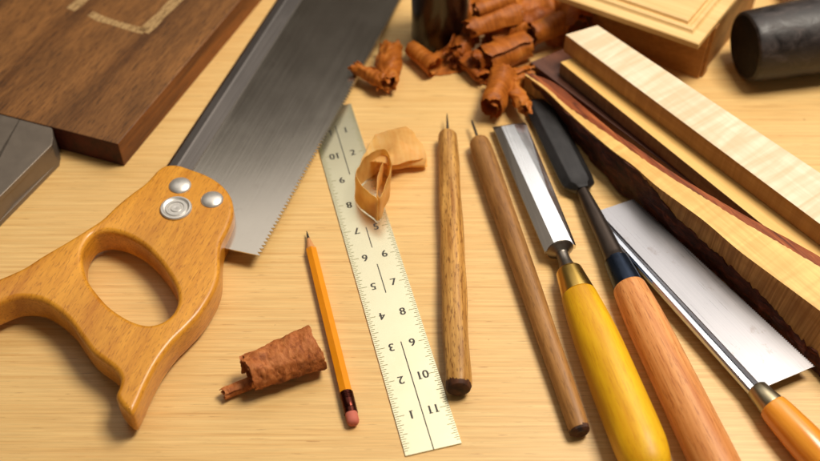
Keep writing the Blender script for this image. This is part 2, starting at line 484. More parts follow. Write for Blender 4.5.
outer = [(216, 183), (228, 181), (240, 184.5), (253, 189.5), (264, 197), (271, 207), (272.5, 219), (269, 230), (263.5, 241), (262, 252), (261.5, 268),
         (257, 281), (247, 297), (236, 309), (225, 320), (214, 335), (205, 352), (199, 366), (193.5, 375), (187, 371), (181, 362), (183.5, 354), (184, 347), (179, 340), (171, 334), (162, 327),
         (153, 315), (146, 305), (138, 297), (130, 291), (121, 286.5), (111, 285), (102, 285.5), (92, 289), (80, 294), (70, 295), (64, 288), (70, 279), (82, 273), (96, 267.5), (110, 261), (124, 252), (136, 245),
         (147, 238.5), (158, 231.5), (170, 223.5), (181, 213), (192, 204), (204, 195)]
hole = [(157, 244), (163, 236), (173, 233), (185, 235), (197, 240.5), (207, 248), (216, 258), (223, 268), (228, 278), (229, 288), (225, 297), (217, 303.5),
        (206, 306), (194, 303), (183, 297), (174, 290), (166, 281), (159, 271), (155.5, 260), (155, 251)]
op = closed_spline([L(x, y, H - .35) for x, y in outer], 4)
hp = closed_spline([L(x, y, H - .35) for x, y in hole], 5)
curve_plate('handle', [op, hp], H, .36, M['beech'], saw, 60, 7)
for (x, y), r_ in (((230.5, 195.5), .78), ((255.5, 206.5), .78)):
    c = L(x, y, H)
    lathe('rivet', [(H - .1, r_), (H + .03, r_), (H + .08, r_ * .96), (H + .16, r_ * .8), (H + .23, r_ * .55), (H + .27, r_ * .3), (H + .285, 0)], M['rivet'], saw, 'z', 32, (c[0], c[1], 0), smooth=60)
c = L(227.5, 213.5, H)
lathe('medallion', [(H - .1, 1.08), (H + .10, 1.08), (H + .17, 1.02), (H + .18, .92), (H + .10, .82), (H + .08, .76), (H + .13, .70), (H + .13, .55), (H + .07, .5), (H + .07, .40),
                    (H + .12, .34), (H + .13, .12), (H + .10, 0)], M['rivet'], saw, 'z', 40, (c[0], c[1], 0), smooth=30)

# ================================================================== HAND PLANE (on its side, mostly out of the photo)
a = P(131.5, 177, 0); b = P(104.5, 210, 0)
pl = Thing('hand_plane', 'dull grey cast metal block plane lying on its side beside the dark board', 'hand plane', a, b - a)
Lz = lambda px, py, h=0.: (lambda q: (q.x, q.y))(pl.at(px, py, h))
hz = 2.2
back = -1 if pl.at(110, 150, hz).y < 0 else 1
top = [Lz(x, y, hz) for x, y in ((130.5, 163.5), (131.5, 158), (131, 152), (129, 146), (125.5, 141), (120, 135.5), (113, 131), (105, 128.5), (95, 127), (80, 132), (66, 146), (55, 168), (46, 200), (40, 235), (44, 258))] + [(15.5, back * .02), (7, back * .02)]
prism('cheek', top, hz - .45, hz, M['planesteel'], pl, .09, 3)
prism('cheek', top, 0.0, .4, M['planesteel'], pl, .06)
prism('sole', [(0.02, back * .01), (15.5, back * .01), (15.5, back * .5), (.02, back * .5)], .02, hz - .02, M['planesteel'], pl, .04)
prism('toe_block', [(q_[0] + .03, q_[1]) for q_ in top[0:8]] + [(5.0, back * 3.6), (5.0, back * .04)], .38, hz - .44, M['planesteel'], pl)
prism('lever_cap', [(6.4, back * .7), (12, back * 3.0), (11.5, back * 3.5), (5.8, back * 1.3)], .5, hz - .5, M['planeedge'], pl, .08)

# ================================================================== DARK BOARD WITH CHALK MARK
zb = 2.3
fc = P(182, 163, zb); fr = P(279, 49, zb); fl = P(134.9, 150.8, zb)
bd = Thing('dark_board', 'thick dark brown wooden board with pale chalk corner mark, edge facing the large saw', 'board', Vector((fc.x, fc.y, 0)), Vector((fr.x - fc.x, fr.y - fc.y, 0)))
Lb_ = lambda px, py, h=zb: (lambda q: (q.x, q.y))(bd.at(px, py, h))
f0 = Lb_(182, 163); f1 = Lb_(134.9, 150.8); f2 = Lb_(279, 49)
ex = (f1[0] - f0[0]) / (f1[1] - f0[1])
yw = 24 if f1[1] > 0 else -24
bm = bmesh.new()
outl = [(0, 0), (46, 0), (46, yw), (ex * yw, yw)]
fs = bm_prism(bm, outl, 0, zb, .10, 2)
for f in bm.faces:
    c_ = f.calc_center_median(); n_ = f.normal
    if n_.z > .5: f.material_index = 0
    elif abs(n_.x) > abs(n_.y): f.material_index = 2
    else: f.material_index = 1
mesh_obj('plank', bm, [M['boardtop'], M['boardside'], M['boardend']], bd)
def stroke(pts_px, w, name='chalk_mark'):
    bm = bmesh.new(); pp = [Vector((*Lb_(x, y), 0)) for x, y in pts_px]; l = []
    for i, p in enumerate(pp):
        d = (pp[min(i + 1, len(pp) - 1)] - pp[max(i - 1, 0)]).normalized(); n_ = Vector((-d.y, d.x, 0)) * w / 2 * (1 + .12 * math.sin(i * 2.1))
        l.append((bm.verts.new(p + n_ + Vector((0, 0, zb + .01))), bm.verts.new(p - n_ + Vector((0, 0, zb + .01)))))
    for a_, b_ in zip(l, l[1:]): bm.faces.new((a_[0], a_[1], b_[1], b_[0]))
    return bm
bmc = stroke([(160.5, 61), (168, 65), (178, 68), (189, 71.5), (203, 75)], .7)
mesh_obj('chalk_mark', bmc, M['chalk'], bd)
mesh_obj('chalk_mark', stroke([(202, 75.5), (208, 70), (215, 63), (222, 56), (229, 49), (236, 42)], 1.0), M['chalk'], bd)
mesh_obj('chalk_mark', stroke([(145, 58), (150, 54), (156, 49.5), (163, 44)], .9), M['chalk'], bd)

# ================================================================== RULER
br = P(450.5, 396.5, .1); tr = P(364.7, 133.5, .1); bl_ = P(406.5, 407, .1)
ru = Thing('steel_ruler', 'pale yellow metal ruler with numbered inch marks, tucked under the saw blade', 'ruler', Vector((br.x, br.y, 0)), Vector((tr.x - br.x, tr.y - br.y, 0)))
W = ru.loc(bl_).y
IN = 2.54
RL = 30.9
prism('blade', rect(0, RL, 0, W), .02, .1, M['ruler'], ru, .015, 1)
def quad(bm, x0, x1, y0, y1, z):
    bm.faces.new([bm.verts.new((x, y, z)) for x, y in ((x0, y0), (x1, y0), (x1, y1), (x0, y1))])
nt = 12 * 16
for side in (0, 1):
  bm = bmesh.new()
  for i in range(1, nt):
    x = i * IN / 16 + .15
    k = i % 16 if side == 0 else (-i) % 16
    ln = {0: .62, 8: .5, 4: .42, 12: .42}.get(k, .34 if k % 2 == 0 else .24)
    if side == 0: quad(bm, x - .02, x + .02, .03, ln, .104)
    else: quad(bm, x - .02, x + .02, W - ln, W - .03, .104)
  mesh_obj('graduation', bm, M['tick'], ru)
for a, b in ((0.0, 3.15), (4.75, 5.75), (6.35, 7.1), (9.2, 11.3)):
    bm = bmesh.new(); quad(bm, a * IN, b * IN, W / 2 - .035, W / 2 + .035, .1045)
    mesh_obj('centre_line', bm, M['ink'], ru)
def text_bm(bm, s, size, x, y, rot, z):
  for dx_, dz_ in ((-.022, 0), (.022, .0004), (0, .0008)):
    cu = bpy.data.curves.new('t', 'FONT'); cu.body = s; cu.size = size; cu.align_x = 'CENTER'; cu.align_y = 'CENTER'; cu.offset = .0
    tmp = bpy.data.objects.new('tmp', cu); COL.objects.link(tmp)
    dg = bpy.context.evaluated_depsgraph_get(); dg.update()
    me = bpy.data.meshes.new_from_object(tmp.evaluated_get(dg)); bpy.data.objects.remove(tmp)
    k = len(bm.verts); bm.from_mesh(me); bm.verts.ensure_lookup_table()
    mt = Matrix.Translation((x, y + dx_, z + dz_)) @ Matrix.Rotation(rot, 4, 'Z')
    vs = [v.co.copy() for v in bm.verts[k:]]
    for v in bm.verts[k:]: v.co = mt @ v.co
    if dz_ == 0 and s in ('1', '11', '10'):
        y0 = min(v.y for v in vs); xs = sorted(v.x for v in vs if v.y < y0 + .06 * size and (s != '10' or v.x < -.1 * size))
        cl = [[xs[0]]]
        for x_ in xs[1:]:
            if x_ - cl[-1][-1] > .16 * size: cl.append([x_])
            else: cl[-1].append(x_)
        for c_ in cl:
            xm = (c_[0] + c_[-1]) / 2
            bm.faces.new([bm.verts.new(mt @ Vector((xm + a_ * .14 * size, y0 + b_ * .035 * size + .02, .0012))) for a_, b_ in ((-1, -1), (1, -1), (1, 1), (-1, 1))])
bm = bmesh.new()
for i in range(1, 12):
    text_bm(bm, str(12 - i), .82, i * IN + .12, W * .30, -PI / 2, .105)      # right row, upright to us
    text_bm(bm, str(i), .82, i * IN + .12, W * .70, PI / 2, .105)            # left row, upside down
mesh_obj('numeral', bm, M['ink'], ru)

# ================================================================== TOOLS turned about an axis
def tool(name, label, cat, p0, z0, p1, z1, group=None):
    a = P(p0[0], p0[1], z0); b = P(p1[0], p1[1], z1)
    t = Thing(name, label, cat, a, b - a, group=group); t.len = (b - a).length; return t

# awl with the near-vertical handle
aw = tool('scribing_awl', 'straight brown streaked wooden awl with a short needle, right of the ruler', 'awl', (439.5, 155), .78, (447.5, 352), .85)
n_ = aw.len
lathe('handle', smooth_prof([(-.12, .25), (.0, .55), (.25, .70), (1.5, .74), (n_ * .35, .80), (n_ * .55, .84), (n_ * .8, .83), (n_ - .6, .82), (n_, .78)], 60), M['awlA'], aw, wob=.14)
lathe('butt', [(n_ - .55, .80), (n_ + .0, .79), (n_ + .25, .70), (n_ + .38, .45), (n_ + .42, 0)], M['dark_end'], aw, wob=.12, seg=22, smooth=25)
lathe('needle', [(-2.3, .01), (-2.0, .05), (-1.2, .09), (0.2, .13)], M['needle'], aw, seg=12)
# awl lying at an angle
aw2 = tool('scribing_awl', 'slanting plain brown wooden awl lying against the yellow-handled chisel', 'awl', (463.5, 160), .80, (542.5, 386), .66)
n_ = aw2.len
lathe('handle', smooth_prof([(-.2, .2), (-.05, .5), (.3, .74), (1.5, .82), (n_ * .4, .78), (n_ * .7, .70), (n_ - .4, .63), (n_, .6)], 60), M['awlB'], aw2, wob=.05)
lathe('butt', [(n_ - .1, .61), (n_ + .15, .58), (n_ + .3, .4), (n_ + .2, .0)], M['dark_end'], aw2, wob=.2, seg=14, smooth=20)
lathe('needle', [(-2.2, .05), (-1.9, .09), (0.2, .12)], M['needle'], aw2, seg=12, bend=lambda t_: (0, 0, 0))

# pencil
pc = tool('pencil', 'short orange hexagonal pencil with pink eraser beside the ruler', 'pencil', (329.3, 231), .33, (366, 381.5), .40)
n_ = pc.len
lathe('lead', [(0, .02), (.25, .06), (.75, .12)], M['graphite'], pc, seg=16)
lathe('sharpened_cone', [(.7, .11), (1.9, .36)], M['penwood'], pc, seg=18)
bm_seg = 6
lathe('barrel', [(1.75, .40), (n_ - 2.2, .42)], M['penpaint'], pc, seg=6, facet=True, smooth=False)
pr = [(n_ - 2.25, .40), (n_ - 2.2, .43)]
for k in range(4): pr += [(n_ - 2.1 + k * .12, .43), (n_ - 2.06 + k * .12, .40), (n_ - 2.02 + k * .12, .43)]
pr += [(n_ - 1.4, .43), (n_ - 1.1, .42), (n_ - 1.05, .40), (n_ - 1.0, .43), (n_ - .72, .42)]
lathe('ferrule', pr, M['penferrule'], pc, seg=28, smooth=30)
lathe('eraser', [(n_ - .8, .38), (n_ - .2, .38), (n_ - .02, .32), (n_ + .06, .18), (n_ + .08, 0)], M['eraser'], pc, seg=28, wob=.06)

# ---- chisels
def blade_bm(L_, w0, w1, top0, top1, h, side=.10, bevlen=1.2, x0=0.):
    """bevel-edged blade: x0..x0+L_, cutting bevel at x0; (top width fractions)"""
    bm = bmesh.new()
    def sec(x, w, tw, hh, zz=0.):
        return [bm.verts.new((x, s_ * w / 2, zz)) for s_ in (-1,)] + [bm.verts.new((x, -w / 2, zz + min(side, hh))), bm.verts.new((x, -w / 2 * tw, zz + hh)), bm.verts.new((x, w / 2 * tw, zz + hh)),
                bm.verts.new((x, w / 2, zz + min(side, hh))), bm.verts.new((x, w / 2, zz))]
    s = [sec(x0, w0, .98, .012), sec(x0 + bevlen, w0 + (w1 - w0) * bevlen / L_, top0, h), sec(x0 + L_, w1, top1, h * 1.15)]
    for a, b in zip(s, s[1:]):
        for i in range(6): bm.faces.new((a[i], a[(i + 1) % 6], b[(i + 1) % 6], b[i]))
    bm.faces.new(s[0]); bm.faces.new(s[-1])
    return bm

# yellow-handled chisel
zc = 1.3
yc = tool('wood_chisel', 'chisel with a glossy yellow handle, brass ferrule and bright polished blade', 'chisel', (487, 147), .62, (596, 414), 1.55)
n_ = yc.len
def xat(t, px, py, h=0.): return t.at(px, py, h).x
xs = xat(yc, 519, 247); xf0 = xat(yc, 531, 258, .6); xf1 = xat(yc, 539.5, 275, .8)
bw0 = 2.55
bm = bmesh.new()
def ysec(x, w, li, ri, ls, h, rs=.08):
    return [bm.verts.new(q_) for q_ in ((x, w / 2, -.12), (x, w / 2, ls), (x, w / 2 - li * w, h), (x, -w / 2 + ri * w, h), (x, -w / 2, rs), (x, -w / 2, -.12))]
ss = [ysec(0, bw0, .02, .02, -.10, -.10, -.10), ysec(.55, bw0 * .995, .40, .20, .10, .34), ysec(xs * .6, 2.4, .22, .28, .14, .36), ysec(xs, 2.2, .10, .34, .2, .38)]
for a, b in zip(ss, ss[1:]):
    for i in range(6): bm.faces.new((a[i], a[(i + 1) % 6], b[(i + 1) % 6], b[i]))
bm.faces.new(ss[0]); bm.faces.new(ss[-1])
o = mesh_obj('blade', bm, [M['chisel'], M['chiseldark']], yc)
for p in o.data.polygons:
    if p.center.x < .5 * S or p.normal.y < -.2: p.material_index = 1  # dimmer reflection of right bevel and tip put into a darker steel
lathe('bolster', smooth_prof([(xs - .25, .3), (xs - .05, .95), (xs + .15, .72), (xs + .45, .42), (xs + .8, .42), (xf0 - .15, .6), (xf0 + .1, .75)], 40), M['chiseldark'], yc, seg=28, off=(0, 0, .0))
lathe('ferrule', [(xf0, .3), (xf0, .82), (xf0 + .08, .88), (xf0 + .2, .9), (xf1 - .05, 1.12), (xf1, 1.12)], M['brass'], yc, smooth=50)
lathe('handle', smooth_prof([(xf1 - .02, 1.08), (xf1 + .1, 1.16), (xf1 + .5, 1.20), (xf1 + 1.5, 1.30), (xf1 + 3, 1.41), (xf1 + 4.5, 1.48), (n_ - 3.5, 1.55), (n_ - 1.5, 1.56), (n_ - .1, 1.38), (n_ + .8, .95), (n_ + 1.15, .4), (n_ + 1.2, 0)], 70),
      M['yellow'], yc, seg=48, wob=.02, smooth='all')

# black chisel with orange handle
bc = tool('wood_chisel', 'black forged chisel with a long orange-brown oak handle and blue-black socket', 'chisel', (509.5, 129), .35, (648, 412), 1.4)
n_ = bc.len
s0 = xat(bc, 532, 201); s1 = xat(bc, 566, 252, .5); s2 = xat(bc, 572, 269, .8)
bm = bmesh.new()
def bsec(x, w, yo, h, tw=.55, side=.12):
    return [bm.verts.new((x, -w / 2 + yo, -.1)), bm.verts.new((x, -w / 2 + yo, side)), bm.verts.new((x, -w / 2 * tw + yo, h)), bm.verts.new((x, w / 2 * tw + yo, h)), bm.verts.new((x, w / 2 + yo, side)), bm.verts.new((x, w / 2 + yo, -.1))]
wA = abs(bc.at(500, 133, .2).y - bc.at(521, 131, .2).y); 
secs = [bsec(-.1, 1.9, .12, .1), bsec(.35, 2.3, -0.0, .38), bsec(1.3, 2.4, -.05, .42), bsec(s0 - 1.1, 2.45, 0, .55), bsec(s0 - .45, 2.3, 0, .55), bsec(s0 - .1, 1.5, 0, .6), bsec(s0 + .25, .9, 0, .6, .7, .3)]
for a, b in zip(secs, secs[1:]):
    for i in range(6): bm.faces.new((a[i], a[(i + 1) % 6], b[(i + 1) % 6], b[i]))
bm.faces.new(secs[0]); bm.faces.new(secs[-1])
bmesh.ops.bevel(bm, geom=[e for e in bm.edges], offset=.03, segments=2, affect='EDGES')
mesh_obj('blade', bm, M['blackiron'], bc, 18)
lathe('neck', smooth_prof([(s0 - .9, .15), (s0 - .2, .42), (s0 + .8, .47), (s0 + 2.5, .56), (s1 - .5, .72), (s1 + .02, .82)], 40), M['neckiron'], bc, off=(0, 0, .1), wob=.08, smooth='all')
lathe('socket', smooth_prof([(s1 - .05, .83), (s1 + .5, .88), (s2 + .1, .98), (s2 + .25, .98)], 20), M['blueiron'], bc, off=(0, 0, .06))
lathe('handle', smooth_prof([(s2 + .1, .95), (s2 + .16, 1.04), (s2 + .35, 1.10), (s2 + 1.0, 1.15), (s2 + 2.0, 1.22), (s2 + 3.5, 1.28), (n_ - 3.0, 1.36), (n_, 1.38), (n_ + 1.5, 1.36), (n_ + 2.3, 1.2), (n_ + 2.6, .7), (n_ + 2.65, 0)], 70),
      M['orange'], bc, seg=48, smooth='all')

# ================================================================== GENT'S SAW
ga = P(553.5, 216, .9); gb = P(681, 354, 1.05)
gs = Thing('gents_saw', 'small straight-handled back saw with bright blade, partly under the live-edge billet', 'hand saw', ga, gb - ga)
Lg = lambda px, py, h=0.: (lambda q: (q.x, q.y))(gs.at(px, py, h))
x1 = Lg(683, 356)[0]
y0a = Lg(551.3, 217, .25)[1]; y1a = Lg(557, 214.5, .25)[1]; y1b = Lg(684.9, 351, .25)[1]; y0b = Lg(676.5, 357, .25)[1]
# spine as a folded strip with a rounded top
bm = bmesh.new(); secs = []
for x, ya, yb in ((0, y0a, y1a), (x1, y0b, y1b)):
    w = yb - ya
    secs.append([bm.verts.new((x, ya + w * f_, z)) for f_, z in ((0, -.15), (0, .12), (.12, .24), (.45, .27), (.52, .2), (.6, .24), (1, .14), (1, -.14), (.45, -.25), (.12, -.24))])
for i in range(10): bm.faces.new((secs[0][i], secs[0][(i + 1) % 10], secs[1][(i + 1) % 10], secs[1][i]))
bm.faces.new(secs[0]); bm.faces.new(secs[1])
mesh_obj('spine', bm, M['gentspine'], gs)
c1 = Lg(585, 206); h1 = Lg(726, 336.5); h0 = Lg(688, 352.5); k0 = Lg(559, 214)
gp = [(k0[0], (y1a + y0a) / 2), (h0[0], (y1b + y0b) / 2), (h0[0], h0[1]), h1]
nn = 110
for i in range(nn):
    t_ = i / nn
    x = h1[0] + (c1[0] - h1[0]) * t_; y = h1[1] + (c1[1] - h1[1]) * t_
    x2 = h1[0] + (c1[0] - h1[0]) * (t_ + .5 / nn)
    gp += [(x, y), (x2, h1[1] + (c1[1] - h1[1]) * (t_ + .5 / nn) + (.1 if h1[1] < 0 else -.1))]
gp.append(c1)
prism('blade', gp, -.03, .03, M['gentblade'], gs)
# tang + ferrule + handle share one axis
fa = gs.at(681, 355, 0); fb = gs.at(712, 394, 0)
sd = (fb - fa).normalized()
lathe('ferrule', [(x1 - .35, .2), (x1 - .35, .5), (x1 - .2, .66), (x1 + .5, .72), (x1 + 1.0, .80), (x1 + 1.15, .80)], M['nickel'], gs, off=(0, fa.y, 0))
lathe('handle', smooth_prof([(x1 + 1.1, .76), (x1 + 1.2, .88), (x1 + 2.2, 1.0), (x1 + 4.5, 1.12), (x1 + 7.5, 1.0), (x1 + 9.5, .85), (x1 + 10.8, .95), (x1 + 11.6, .7), (x1 + 11.8, 0)], 60), M['gent'], gs,
      off=(0, fa.y, 0), seg=40, smooth='all')

# ================================================================== PLANKS
def plank(name, label, cat, z0, z1, fl, fr_, bk, length, mats, group=None, bev=.06, far=None):
    a = P(*fl, z1); b = P(*fr_, z1)
    t = Thing(name, label, cat, Vector((a.x, a.y, z0)), Vector((b.x - a.x, b.y - a.y, 0)), group=group)
    k = t.loc(P(*bk, z1))
    yb = k.y; xs_ = k.x
    bm = bmesh.new()
    ye = yb
    if far:
        q_ = t.loc(P(*far, z1)); ye = yb + (q_.y - yb) * (length - xs_) / (q_.x - xs_)
    bm_prism(bm, [(0, 0), (length, 0), (length, ye), (xs_, yb)], 0, z1 - z0, bev, 2)
    for f in bm.faces: f.material_index = 0 if f.normal.z > .5 else 1
    mesh_obj('timber', bm, mats, t)
    return t
plank('maple_plank', 'thick pale figured maple plank on top of the stack at right', 'plank', 3.12, 4.75, (531.3, 77.4), (710, 210.5), (556.4, 70), 50, [M['maple'], M['mapleside']], far=(710, 172))
plank('thin_plank', 'thinner yellowish plank with grey sawn edge, under the pale maple plank', 'plank', 1.92, 3.1, (527.3, 99), (699, 237), (552, 90), 50, [M['ashtop'], M['mapleside2']])
plank('dark_plank', 'flat purplish brown board at the bottom of the plank stack', 'plank', 0, 1.9, (503.8, 99), (708, 252), (529.5, 88.6), 50, [M['mauve'], M['mauve']])

# ---- live-edge billet
st = [500, 510, 519, 530, 545, 558, 572, 586, 601, 620, 640, 656, 672, 690, 710, 745, 785]
def pl_(xs_, tab):
    out = []
    for x in xs_:
        for (xa_, ya_), (xb_, yb_) in zip(tab, tab[1:]):
            if x <= xb_ or (xb_, yb_) == tab[-1]:
                out.append(ya_ + (yb_ - ya_) * (x - xa_) / (xb_ - xa_)); break
    return out
T0 = [(499, 106.2), (524, 115), (540, 129), (570, 154.5), (587, 165), (601, 176), (624, 190.6), (640, 200.5), (672, 219), (710, 239.5), (785, 283)]
T1 = [(500, 108), (519, 120), (529, 131), (545, 142), (573, 161), (601, 181), (625, 196), (640, 205), (672, 225), (710, 247), (785, 292)]
T2 = [(500, 109), (518, 122), (529, 134), (545, 148.5), (570, 170), (584, 179), (601, 195), (640, 223), (665.6, 245.6), (710, 278.4), (785, 334)]
T3 = [(501, 111), (518, 125), (530, 137), (545, 151), (570, 173), (584.5, 183), (601, 202), (620, 226), (640, 243), (656.5, 257.7), (681, 280.5), (710, 314), (785, 386)]
T4 = [(500, 114), (508, 121), (524, 139), (540, 164), (551.6, 176), (573, 200.5), (601, 226), (629.6, 251), (650, 265), (678, 294), (710, 324.6), (785, 398)]
ZT = [(500, 2.0), (534, 2.1), (570, 2.9), (601, 3.4), (640, 3.6), (710, 3.8), (785, 4.0)]
dense = [500 + i * 380 / 180 for i in range(181)]
y0_, y1_, y2_, y3_, y4_, zz = (pl_(dense, T) for T in (T0, T1, T2, T3, T4, ZT))
for Y in (y0_, y1_, y2_, y3_, y4_, zz):       # light smoothing
    for _ in range(12):
        Y[1:-1] = [(Y[i - 1] + 2 * Y[i] + Y[i + 1]) / 4 for i in range(1, len(Y) - 1)]
oa = P(500, 110, 2); ob = P(785, 340, 4)
bi = Thing('live_edge_billet', 'rough live-edge billet with red bark, pale top and striped tan face', 'timber', Vector((oa.x, oa.y, 0)), Vector((ob.x - oa.x, ob.y - oa.y, 0)))
rows = []
for i, x in enumerate(dense):
    j = lambda s_, a_: noise.noise(Vector((i * s_, a_, 4.2)))
    z = zz[i]
    r0 = P(x, y0_[i] + .4 * j(.25, 1), z); r1 = P(x, y1_[i] + .9 * j(.8, 9), z + .0); r2 = P(x, y2_[i], z); r4 = P(x, y4_[i] + 1.1 * j(.8, 5), .15)
    f = min(.97, max(.03, (y3_[i] - y2_[i]) / max(.5, y4_[i] - y2_[i]) + .09 * j(.9, 14) - .10))
    r3 = r2.lerp(r4, f)
    rows.append([bi.loc(q) for q in (r0, r1, r2, r3, r4)])
yb_sign = 1 if rows[50][0].y > rows[50][2].y else -1
def strip(name, cols, mat, smooth=30):
    """cols: list of functions row-index -> local point"""
    bm = bmesh.new(); g = [[bm.verts.new(c(i)) for c in cols] for i in range(len(rows))]
    for a, b in zip(g, g[1:]):
        for k in range(len(cols) - 1): bm.faces.new((a[k], a[k + 1], b[k + 1], b[k]))
    return bm, g
# closed core of the billet (top + front face + back + ends)
def solid(name, cyc, mats, matfn, smooth=25):
    bm = bmesh.new(); g = [[bm.verts.new(c(i)) for c in cyc] for i in range(len(rows))]
    K = len(cyc)
    for a, b in zip(g, g[1:]):
        for k in range(K):
            f = bm.faces.new((a[k], a[(k + 1) % K], b[(k + 1) % K], b[k])); f.material_index = matfn(k)
    bm.faces.new(g[0]); bm.faces.new(g[-1])
    return mesh_obj(name, bm, mats, bi, smooth)
dn = lambda v, dz, dy=0: Vector((v.x, v.y + dy, max(.12, v.z + dz)))
# pale timber between red edge and bark
solid('timber', [lambda i: rows[i][1], lambda i: rows[i][2], lambda i: rows[i][3], lambda i: dn(rows[i][3], -.1, yb_sign * .8), lambda i: Vector((rows[i][1].x, rows[i][1].y + yb_sign * .02, .3))],
      [M['billettop'], M['billetface']], lambda k: 0 if k == 0 else 1)
# red heartwood strip behind it
def rj(i, a_, amp): return amp * noise.noise(Vector((i * .3, a_, 7)))
solid('red_edge', [lambda i: rows[i][1] + Vector((0, 0, .0)), lambda i: rows[i][0].lerp(rows[i][1], .5) + Vector((0, 0, .03 + rj(i, 3, .08))), lambda i: rows[i][0],
                   lambda i: Vector((rows[i][0].x, rows[i][0].y + yb_sign * .05, .2)), lambda i: Vector((rows[i][1].x, rows[i][1].y + yb_sign * .03, .25))], [M['rededge']], lambda k: 0)
# bark: lumpy rows from R3 down to the table
cy_ = []
for f_ in (0, .15, .3, .45, .6, .75, .9, 1.0):
    def fn(i, f_=f_):
        p = rows[i][3].lerp(rows[i][4], f_)
        o_ = .22 * noise.noise(Vector((i * .22, f_ * 3, 2))) + .12 * noise.noise(Vector((i * .6, f_ * 6, 5))) + .15 * math.sin(PI * min(1, f_ * 1.2 + .1))
        return Vector((p.x, p.y - yb_sign * o_, max(.08, p.z)))
    cy_.append(fn)
cy_.append(lambda i: Vector((rows[i][4].x, rows[i][4].y + yb_sign * .9, .08)))
cy_.append(lambda i: dn(rows[i][3], -.02, yb_sign * .7))
solid('bark', cy_, [M['bark']], lambda k: 0, 50)

# ================================================================== BOX WITH MOULDED LID
zl = 5.6
q0 = P(635.5, 85.2, zl); qr = P(663.6, 50.6, zl); ql = P(550, 55.5, zl)
bx = Thing('wooden_box', 'pale wooden box with a beaded moulded lid, behind the plank stack', 'box', Vector((q0.x, q0.y, 0)), Vector((ql.x - q0.x, ql.y - q0.y, 0)))
qq = bx.loc(qr)
sy = 1 if qq.y > 0 else -1
kx = qq.x / qq.y
def bxy(x, y): return (x + kx * y * sy * 0 + (kx * sy) * y, sy * y)
LX, LY = 12.2, 15.0
def ring(o_): return [bxy(o_, o_), bxy(LX - o_, o_), bxy(LX - o_, LY - o_), bxy(o_, LY - o_)]
bm = bmesh.new(); lv = []
for o_, z in ((.35, 4.95), (.0, 5.12), (.0, 5.55), (.08, 5.62), (.85, 5.62), (.95, 5.70), (1.05, 5.84), (1.25, 5.90), (1.45, 5.84), (1.52, 5.74), (1.62, 5.76), (1.72, 5.98), (1.9, 6.04)):
    lv.append([bm.verts.new((*p, z)) for p in ring(o_)])
for a, b in zip(lv, lv[1:]):
    for i in range(4): bm.faces.new((a[i], a[(i + 1) % 4], b[(i + 1) % 4], b[i]))
bm.faces.new(lv[0]); bm.faces.new(lv[-1])
mesh_obj('lid', bm, M['boxtop'], bx)
cb = bx.at(635.5, 112.4, 0)
bo = abs(cb.y)
prism('body', [bxy(max(.2, cb.x - kx * bo * sy), bo), bxy(LX - 1, bo), bxy(LX - 1, LY - 1), bxy(max(.2, cb.x - kx * bo * sy), LY - 1)], 0, 4.96, M['boxside'], bx, .05)
prism('corner_bead', [bxy(max(.2, cb.x - kx * bo * sy) - .22, bo + .35), bxy(max(.2, cb.x - kx * bo * sy) - .003, bo + .35), bxy(max(.2, cb.x - kx * bo * sy) - .003, bo + 1.1), bxy(max(.2, cb.x - kx * bo * sy) - .22, bo + 1.1)],
      0, 4.9, M['boxside'], bx, .05)

# ================================================================== MALLET
ma = tool('mallet', 'black cylindrical mallet head lying on its side right of the box', 'mallet', (671, 87), 2.8, (712, 80.5), 2.95)
lathe('head', smooth_prof([(0, 2.55), (.12, 2.72), (.5, 2.8), (3, 2.95), (6, 3.0), (11, 2.95), (14.2, 2.8), (14.5, 2.6)], 50), M['mallet'], ma, seg=56, wob=.03, smooth=50)
lathe('striking_face', [(.06, 2.5), (-.02, 2.45), (-.05, 1.6), (.0, .8), (-.03, 0)], M['malletface'], ma, seg=48, wob=.04)
bm = bmesh.new()
g = []
for k, (t_, r_) in enumerate(((1.0, 1.1), (4, 1.15), (10, 1.0), (18, 1.2), (24, 1.35), (24.6, 1.1))):
    g.append([bm.verts.new((8.6 + math.cos(a) * r_, t_, math.sin(a) * r_ * .8 - .6)) for a in [2 * PI * i / 20 for i in range(20)]])
for a, b in zip(g, g[1:]):
    for i in range(20): bm.faces.new((a[i], a[(i + 1) % 20], b[(i + 1) % 20], b[i]))
bm.faces.new(g[0]); bm.faces.new(g[-1])
mesh_obj('handle', bm, M['boxside'], ma, 50)

# ================================================================== DARK BOTTLE
bp = P(433, 78.5, 0)
bt = Thing('brown_bottle', 'tall dark brown cylindrical jar standing behind the rust-coloured shavings', 'jar', bp)
lathe('body', [(0, 2.1), (.1, 2.28), (.3, 2.35), (4, 2.35), (13, 2.35), (14.2, 2.1), (15.0, 1.3), (15.5, 1.1)], M['bottle'], bt, 'z', 48, smooth=50)
lathe('neck', [(15.45, 1.05), (17, 1.05), (17.1, 1.2), (17.5, 1.2), (17.6, 1.05)], M['bottle'], bt, 'z', 32)
lathe('cork', [(17.4, .9), (18.3, .95), (18.35, .8)], M['penwood'], bt, 'z', 24)

# ================================================================== SHAVINGS
def sthing(label, p, d, z=0., cat='wood shaving', group=None, roll=0.):
    a = P(p[0], p[1], z); b = P(d[0], d[1], z)
    return Thing('wood_shaving', label, cat, Vector((a.x, a.y, z)), Vector((b.x - a.x, b.y - a.y, 0)), group=group)
def slen(p, d, z=0): return (P(*p, z) - P(*d, z)).length
G = 'rust-coloured shavings heaped by the dark jar'

